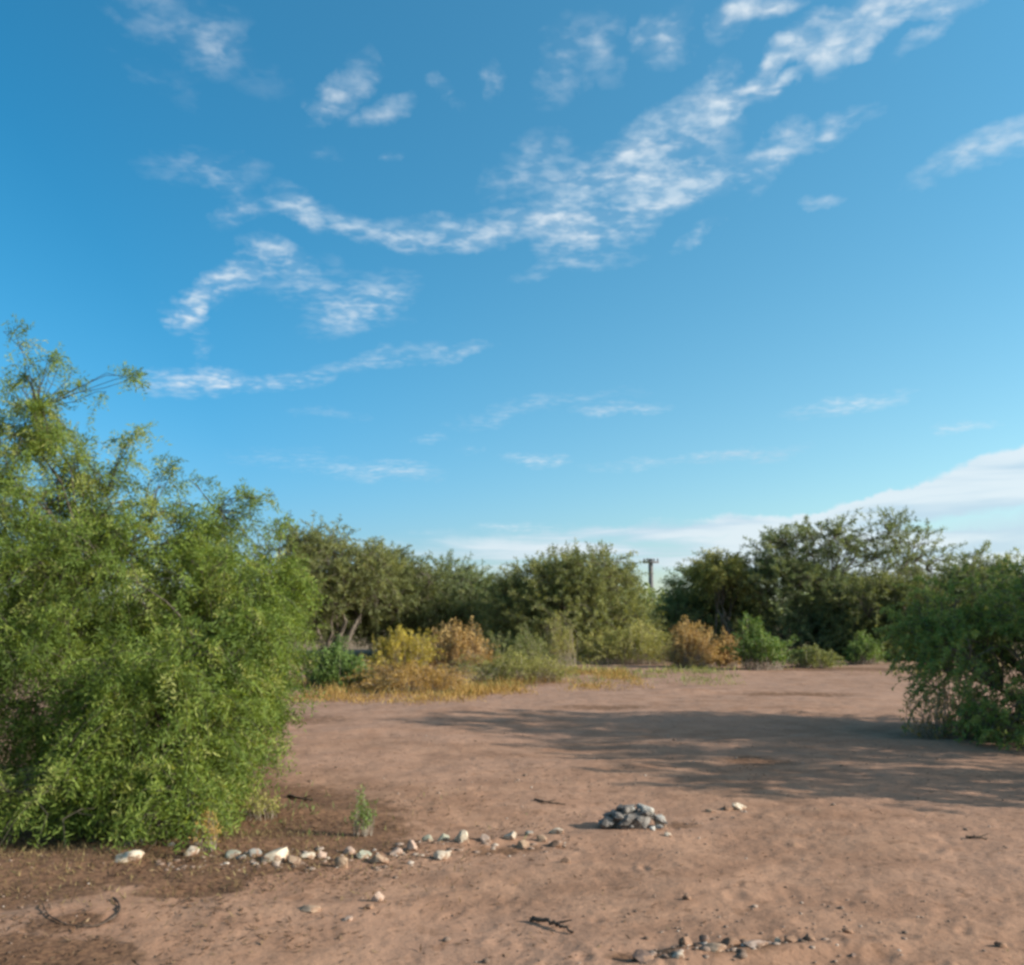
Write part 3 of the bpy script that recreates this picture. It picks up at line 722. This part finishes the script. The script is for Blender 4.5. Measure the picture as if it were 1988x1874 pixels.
STONE = {
 'cream': rough_mat('cream_stone', (0.459, 0.367, 0.260), (0.577, 0.483, 0.360), 9, .85, .3, (.25, .145, .09), .47),
 'pale': rough_mat('pale_stone', (0.370, 0.299, 0.223), (0.474, 0.394, 0.304), 9, .85, .4, (.25, .145, .09), .47),
 'grey': rough_mat('grey_stone', (0.192, 0.177, 0.149), (0.311, 0.286, 0.242), 9, .85, .4, (.25, .145, .09), .47),
 'green': rough_mat('greenish_stone', (0.252, 0.245, 0.174), (0.385, 0.360, 0.267), 9, .85, .4, (.25, .145, .09), .47),
 'tan': rough_mat('tan_stone', (0.296, 0.190, 0.118), (0.400, 0.279, 0.186), 9, .9, .4, (.25, .145, .09), .47),
 'pink': rough_mat('pinkish_stone', (0.355, 0.238, 0.174), (0.459, 0.333, 0.254), 9, .9, .4, (.25, .145, .09), .47),
 'brown': rough_mat('brown_stone', (.16, .092, .058), (.25, .15, .095), 9, .9, .4, (.25, .145, .09), .47),
 'dark': rough_mat('dark_stone', (0.10, 0.066, 0.052), (0.17, 0.115, 0.09), 9, .9, .4, (.25, .145, .09), .47),
 'ash': rough_mat('ash_rock', (.095, .082, .072), (.25, .22, .19), 16, .95, .8, (.07, .065, .065)),
 'ashpale': rough_mat('pale_ash', (.30, .27, .23), (.44, .40, .34), 20, .95, .8, (.20, .19, .18)),
}
def stone(X, Y, w, h, mat, label, name='stone', group=None, tilt=.12, seed=0, yaw=None, sink=.55, rough=.5):
    """X, Y foot of the stone; w, h full width and height on the picture"""
    c = on(X, Y); k = c[1] * .51508 / F
    sx, sz = w * k * .5 * 1.16, h * k * .72
    V, Fc = stone_shape((sx, sx * .7, sz), seed or int(X * 7 + Y), tilt=tilt, yaw=yaw, rough=rough)
    z0 = V[:, 2].min(); V[:, 2] -= z0 * (1 - sink)
    o = mesh_obj(name, V, Fc, STONE[mat], smooth=True); o.location = tuple(c + np.array([0, sx * .5, -.003]))
    me = o.data
    try: me.set_sharp_from_angle(angle=radians(28))
    except Exception: pass
    return tag(o, label, 'stone', group)
ROW = 'stones set in a row across the sand'
def z6(x, y): return 155.3 + .4948 * x, 1579 + .4948 * y
for zx, zy, w, h, mat, lab in [
 (180,228,118,34,'cream','long flat cream stone lying alone at the left end of the row'),
 (205,160,72,18,'grey','thin grey slab half hidden in dry grass behind the long cream stone'),
 (352,172,34,18,'pale','small pale stone in the grass below the tree boughs'),
 (430,196,62,30,'pale','pale stone with a dark hollow behind it, left of the greenish stones'),
 (585,196,70,26,'green','low greenish-grey stone, leftmost of the cluster by the biggest stone'),
 (628,206,40,20,'grey','small dull grey stone wedged in front of the greenish cluster'),
 (672,190,56,32,'grey','mottled grey stone touching the left side of the biggest cream stone'),
 (760,210,98,52,'cream','biggest stone of the row, rounded and cream coloured'),
 (832,212,56,34,'tan','tan stone against the right side of the biggest cream stone'),
 (885,188,58,22,'cream','flat whitish stone just past the tan stone'),
 (946,182,36,32,'pink','upright pinkish stone standing between the flat whitish one and the orange-tan one'),
 (1024,214,56,46,'tan','orange-tan stone with a slanted face, in front of its neighbours'),
 (1056,166,44,28,'pink','small pinkish stone behind the orange-tan one'),
 (1106,176,60,32,'green','pale green stone beside the weed tuft'),
 (1172,192,68,34,'tan','broad sandy stone right of the pale green stone'),
 (1240,166,52,28,'pink','dusty pink stone left of the egg-shaped one'),
 (1303,156,40,42,'pink','egg-shaped pink stone standing on end in the row'),
 (1362,124,38,24,'green','small greenish stone at the back of the row, past the egg-shaped stone'),
 (1415,180,62,38,'pale','pale blocky stone sitting in front of the row'),
 (1425,122,42,24,'green','flat greenish stone behind the pale blocky one'),
 (1502,132,58,46,'cream','tilted white stone with one bright face, right of the blocky one'),
 (1590,126,54,28,'pink','low pinkish stone just right of the tilted white stone'),
 (1690,118,50,34,'pale','pale squarish stone in the right half of the row'),
 (1738,136,48,34,'tan','tan stone leaning forward next to the squarish pale one'),
 (1762,100,34,18,'grey','little grey stone behind the leaning tan stone'),
 (1812,118,42,26,'tan','sandy stone in the gap before the last pair'),
 (1868,90,64,18,'cream','thin whitish slab at the back of the right end of the row'),
 (1864,132,54,28,'brown','brown stone at the right end of the row, in front of the thin slab')]:
    X, Y = z6(zx, zy)
    stone(X, Y, w * .4948, h * .4948, mat, lab, group=ROW)
for zx, zy, w, h, mat, lab in [
 (1170,348,46,38,'pink','lone pinkish stone on open sand below the row'),
 (900,392,76,20,'tan','flat sandy stone left of the lone pinkish stone'),
 (1132,380,40,18,'brown','small brown stone at the foot of the lone pinkish stone'),
 (1050,420,40,18,'pink','nearest small pink stone in front of the flat sandy one'),
 (1905,196,34,20,'brown','single brown clod below the right end of the row')]:
    X, Y = z6(zx, zy); stone(X, Y, w * .4948, h * .4948, mat, lab)
def z8(x, y): return 1139 + .427 * x, 1553 + .427 * y
for zx, zy, w, h, mat, lab, tl in [
 (335,128,46,40,'cream','white stone touching the right foot of the grey rock heap',.2),
 (372,178,40,18,'pale','pale chip on the sand just below the white stone',.2),
 (700,48,66,22,'cream','flat whitish stone on the sand well right of the rock heap',.2),
 (645,50,44,24,'brown','brown stone touching the flat whitish one',.2),
 (565,58,46,12,'tan','thin sandy stone between the rock heap and the flat whitish stone',.1),
 (255,738,110,38,'dark','dark reddish stone at the left end of the nearest line of stones',.2),
 (305,722,44,26,'pink','pink chip leaning on the dark reddish stone',.3),
 (420,742,50,26,'pale','pale chip in the nearest line of stones',.2),
 (448,700,66,40,'brown','brown wedge-shaped stone sunk in the sand near the bottom edge',.5),
 (540,668,46,30,'dark','blue-grey stone behind the nearest line of stones',.3),
 (588,716,90,30,'tan','long tan stone tilted steeply in the nearest line',.7),
 (665,680,80,32,'brown','brown stone above the long tan slab near the bottom edge',.3),
 (772,704,110,22,'pink','long low pinkish slab near the bottom edge',.2),
 (870,662,24,28,'cream','small bright cream stone left of the two brown clods',.2),
 (930,672,62,32,'brown','rounded brown clod just right of the small bright stone',.2),
 (1018,666,60,30,'brown','brown clod at the right end of the nearest line',.2),
 (1190,606,56,26,'brown','knobbly brown clod lying apart from the nearest line',.2),
 (1215,716,32,20,'dark','small dark stone near the bottom edge, apart from the others',.2),
 (1890,668,56,24,'brown','brown clod near the bottom right corner',.2),
 (462,466,42,20,'brown','brown clod on open sand above the nearest line',.2)]:
    X, Y = z8(zx, zy); stone(X, Y, w * .427, h * .427, mat, lab, tilt=tl, sink=.5 if zy < 300 else .58)

# ------------------------------------------------------------------ grey rock heap
def heap():
    c = on(1228, 1612)
    root = empty('rock_heap', tuple(c), 'grey jagged heap of ashy rock with a long shadow, alone on the sand', 'rock')
    rng = np.random.default_rng(9)
    V, Fc = stone_shape((.17, .13, .13), 5, ICO4, .6, .1, 0., cuts=12)
    V = V * (1 + .22 * fbm(V * 14, 3, 6, .5)[:, None])
    mesh_obj('core', V + c + [0, .1, 0], Fc, STONE['ash'], root, smooth=False)
    for k in range(58):
        a = rng.uniform(0, 2 * pi); r = rng.uniform(.12, 1) ** .75
        x = cos(a) * r * .27 + .01; y = sin(a) * r * .18
        z = .17 * max(0, 1 - r) ** .8 + .006
        s_ = (.016 + .052 * rng.uniform() ** 1.6) * (1.2 - .45 * r)
        V, Fc = stone_shape((s_ * rng.uniform(1, 1.6), s_ * rng.uniform(.8, 1.2), s_ * rng.uniform(.5, .85)), 200 + k, ico(3), .6, .5, rng.uniform(0, 6), cuts=14)
        mesh_obj('chunk', V + c + np.array([x, .1 + y, z]), Fc, STONE['ashpale' if rng.uniform() < (.12 + .35 * (x > .12)) else 'ash'], root, smooth=False)
heap()

# ------------------------------------------------------------------ sticks, ring, tuft, pole, clods
def stick(pts, r, label, seed, name='stick', mat='dark_bark', cat='stick'):
    rng = np.random.default_rng(seed)
    P = np.array([on(X, Y) + [0, 0, r * .9 + dz] for X, Y, dz in pts])
    n = 24; t = np.linspace(0, len(P) - 1, n); Q = np.stack([np.interp(t, np.arange(len(P)), P[:, k]) for k in range(3)], -1)
    Q[1:-1] = (Q[:-2] + Q[1:-1] * 2 + Q[2:]) / 4
    Q[1:-1] += rng.normal(size=(n - 2, 3)) * r * .35
    Rr = (r * np.linspace(1, .45, n) * (1 + rng.normal(size=n) * .12))[None]
    V, Fc = tubes(Q[None], Rr, 7)
    root = empty(name, tuple(Q[0]), label, cat)
    mesh_obj('stem', V, Fc, M[mat], root, smooth=True)
    a = Q[n // 2]; b_ = a + nrm(Q[-1] - Q[0]) * r * 9 + np.array([0, r * 4, r * 2])
    V, Fc = tubes(np.linspace(a, b_, 5)[None], np.linspace(r * .6, r * .25, 5)[None], 5)
    mesh_obj('offshoot', V, Fc, M[mat], root, smooth=True)
stick([(1038, 1559, 0), (1060, 1565, .005), (1098, 1567, 0)], .009, 'thin brown stick on the sand left of the grey rock heap', 1)
stick([(1030, 1782, 0), (1062, 1789, .012), (1090, 1799, .01), (1112, 1807, 0)], .013, 'thick brown stick casting a shadow on the open sand in the foreground', 2)
stick([(1876, 1631, 0), (1896, 1633, .004), (1916, 1634, 0)], .010, 'short brown stick near the right edge of the photo', 3)
stick([(560, 1549, 0), (585, 1556, .01), (605, 1560, 0)], .014, 'stubby dark stick right of the tree boughs', 5)
th = np.linspace(radians(35), radians(-190), 16)
stick([(157 + 76 * cos(t_), 1772 - 36 * sin(t_), .006) for t_ in th], .006, 'thin dark twig bent into a loop on the sand at the lower left', 4, 'bent_twig', 'dark_bark', 'twig')
shrub('weed_tuft', 'small green weed tuft growing behind the pale green stone', 'weed', on(703, 1632) + [0, .05, 0], (.11, .09), .20, 'fresh', 91, n_stem=46, k=12, leaf=(.03, .007), up=.5, tint=(.6, .2), stem_r=.0015, bark='dry_bark')
shrub('weed_tuft', 'straw coloured weed tuft by the small pale stone below the boughs', 'weed', on(392, 1668) + [0, .03, 0], (.12, .09), .17, 'straw', 92, n_stem=46, k=10, leaf=(.03, .006), up=.5, tint=(.6, .2), stem_r=.0015)
shrub('weed_tuft', 'low weed tuft at the right hem of the big left tree', 'weed', on(500, 1600) + [0, .03, 0], (.22, .15), .14, 'lime', 93, n_stem=60, k=12, leaf=(.03, .007), up=.7, tint=(.5, .2), stem_r=.0015)

def pole():
    D = 95.; X = 1263; d = ray(X, 1085); top = EYE + d[2] / d[1] * D; x = d[0] / d[1] * D
    root = empty('utility_pole', (x, D, 0), 'distant dark wooden utility pole standing in the gap between two tree crowns', 'pole')
    P = np.array([[[x, D, -.5], [x, D, top * .5], [x, D, top]]]); V, Fc = tubes(P, np.array([[.26, .24, .22]]), 8)
    mesh_obj('post', V, Fc, M['pole'], root, smooth=True)
    def box(name, cx, cy, cz, sx, sy, sz, m):
        V = np.array([[i, j, k] for i in (-1, 1) for j in (-1, 1) for k in (-1, 1)]) * np.array([sx, sy, sz]) / 2 + [cx, cy, cz]
        Fc = [[0, 1, 3, 2], [4, 6, 7, 5], [0, 4, 5, 1], [2, 3, 7, 6], [0, 2, 6, 4], [1, 5, 7, 3]]
        return mesh_obj(name, V, Fc, M[m], root)
    box('crossarm', x, D - .25, top - .35, 1.5, .16, .18, 'pole')
    for s in (-.65, -.3, .3, .65):
        V, Fc = tubes(np.array([[[x + s, D - .25, top - .27], [x + s, D - .25, top - .15], [x + s, D - .25, top + .02]]]), np.array([[.05, .09, .04]]), 8)
        mesh_obj('insulator', V, Fc, M['ceramic'], root, smooth=True)
pole()

def clods():
    n = 5200
    r = 3.0 * np.exp(rg.uniform(0, 1.55, n)); a = rg.uniform(-.65, .65, n)
    x, y = r * np.sin(a), r * np.cos(a)
    k = rg.uniform(0, 1, n) < np.clip(.25 + 3.0 * fbm(np.stack([x, y], -1) * 1.1, 3, 44) + .35 * np.exp(-((x - 1.2) / 1.4) ** 2 - ((y - 4.6) / .9) ** 2) + .25 * (x < -.3) * (y < 7), 0, 1)
    x, y = x[k], y[k]; n = len(x); V0, F0 = ICO1
    s = rg.uniform(.003, .010, n) * np.where(rg.uniform(size=n) < .08, 2.2, 1)
    Vv = V0[None] * (1 + rg.normal(size=(n, len(V0), 1)) * .18) * s[:, None, None] * np.array([1.25, 1, .7])
    Vv = Vv + np.stack([x, y, gh(x, y) + s * .25], -1)[:, None]
    Fc = (F0[None] + (np.arange(n) * len(V0))[:, None, None]).reshape(-1, 3)
    tn = np.repeat(np.clip(rg.normal(.36, .24, n), 0, 1), len(V0))
    o = mesh_obj('pebbles', Vv.reshape(-1, 3), Fc, M['pebble'], tint=tn)
    tag(o, 'small brown clods and pebbles strewn over the sand', 'pebbles', kind='stuff')
def chips():
    P = []
    for X0, Y0, X1, Y1 in [(300, 1690, 560, 1684), (460, 1672, 900, 1650), (560, 1684, 1110, 1640), (1290, 1612, 1460, 1572), (1240, 1866, 1600, 1838)]:
        k = rg.uniform(0, 1, 22 if Y0 == 1612 else 75)
        P += [on(X0 + (X1 - X0) * q_ + rg.normal() * 6, Y0 + (Y1 - Y0) * q_ + rg.normal() * 7) for q_ in k]
    P = np.array(P); n = len(P); V0, F0 = ICO1
    s_ = .006 + .020 * rg.uniform(0, 1, n) ** 2.2
    Vv = V0[None] * (1 + rg.normal(size=(n, len(V0), 1)) * .2) * s_[:, None, None] * np.array([1.3, 1, .6]) + P[:, None]
    o = mesh_obj('stone_chips', Vv.reshape(-1, 3), (F0[None] + (np.arange(n) * len(V0))[:, None, None]).reshape(-1, 3), M['pebble'], tint=np.repeat(np.clip(rg.normal(.48, .3, n), 0, 1), len(V0)))
    tag(o, 'small chips and crumbs of stone lying along the rows of stones', 'stone chips', kind='stuff')
chips()
clods()
tot = sum(sum(max(0, p.loop_total - 2) for p in o.data.polygons) if len(o.data.polygons) < 5000 else len(o.data.polygons) * 2 for o in sc.objects if o.type == 'MESH')
print('triangles about', tot, 'objects', len(sc.objects))
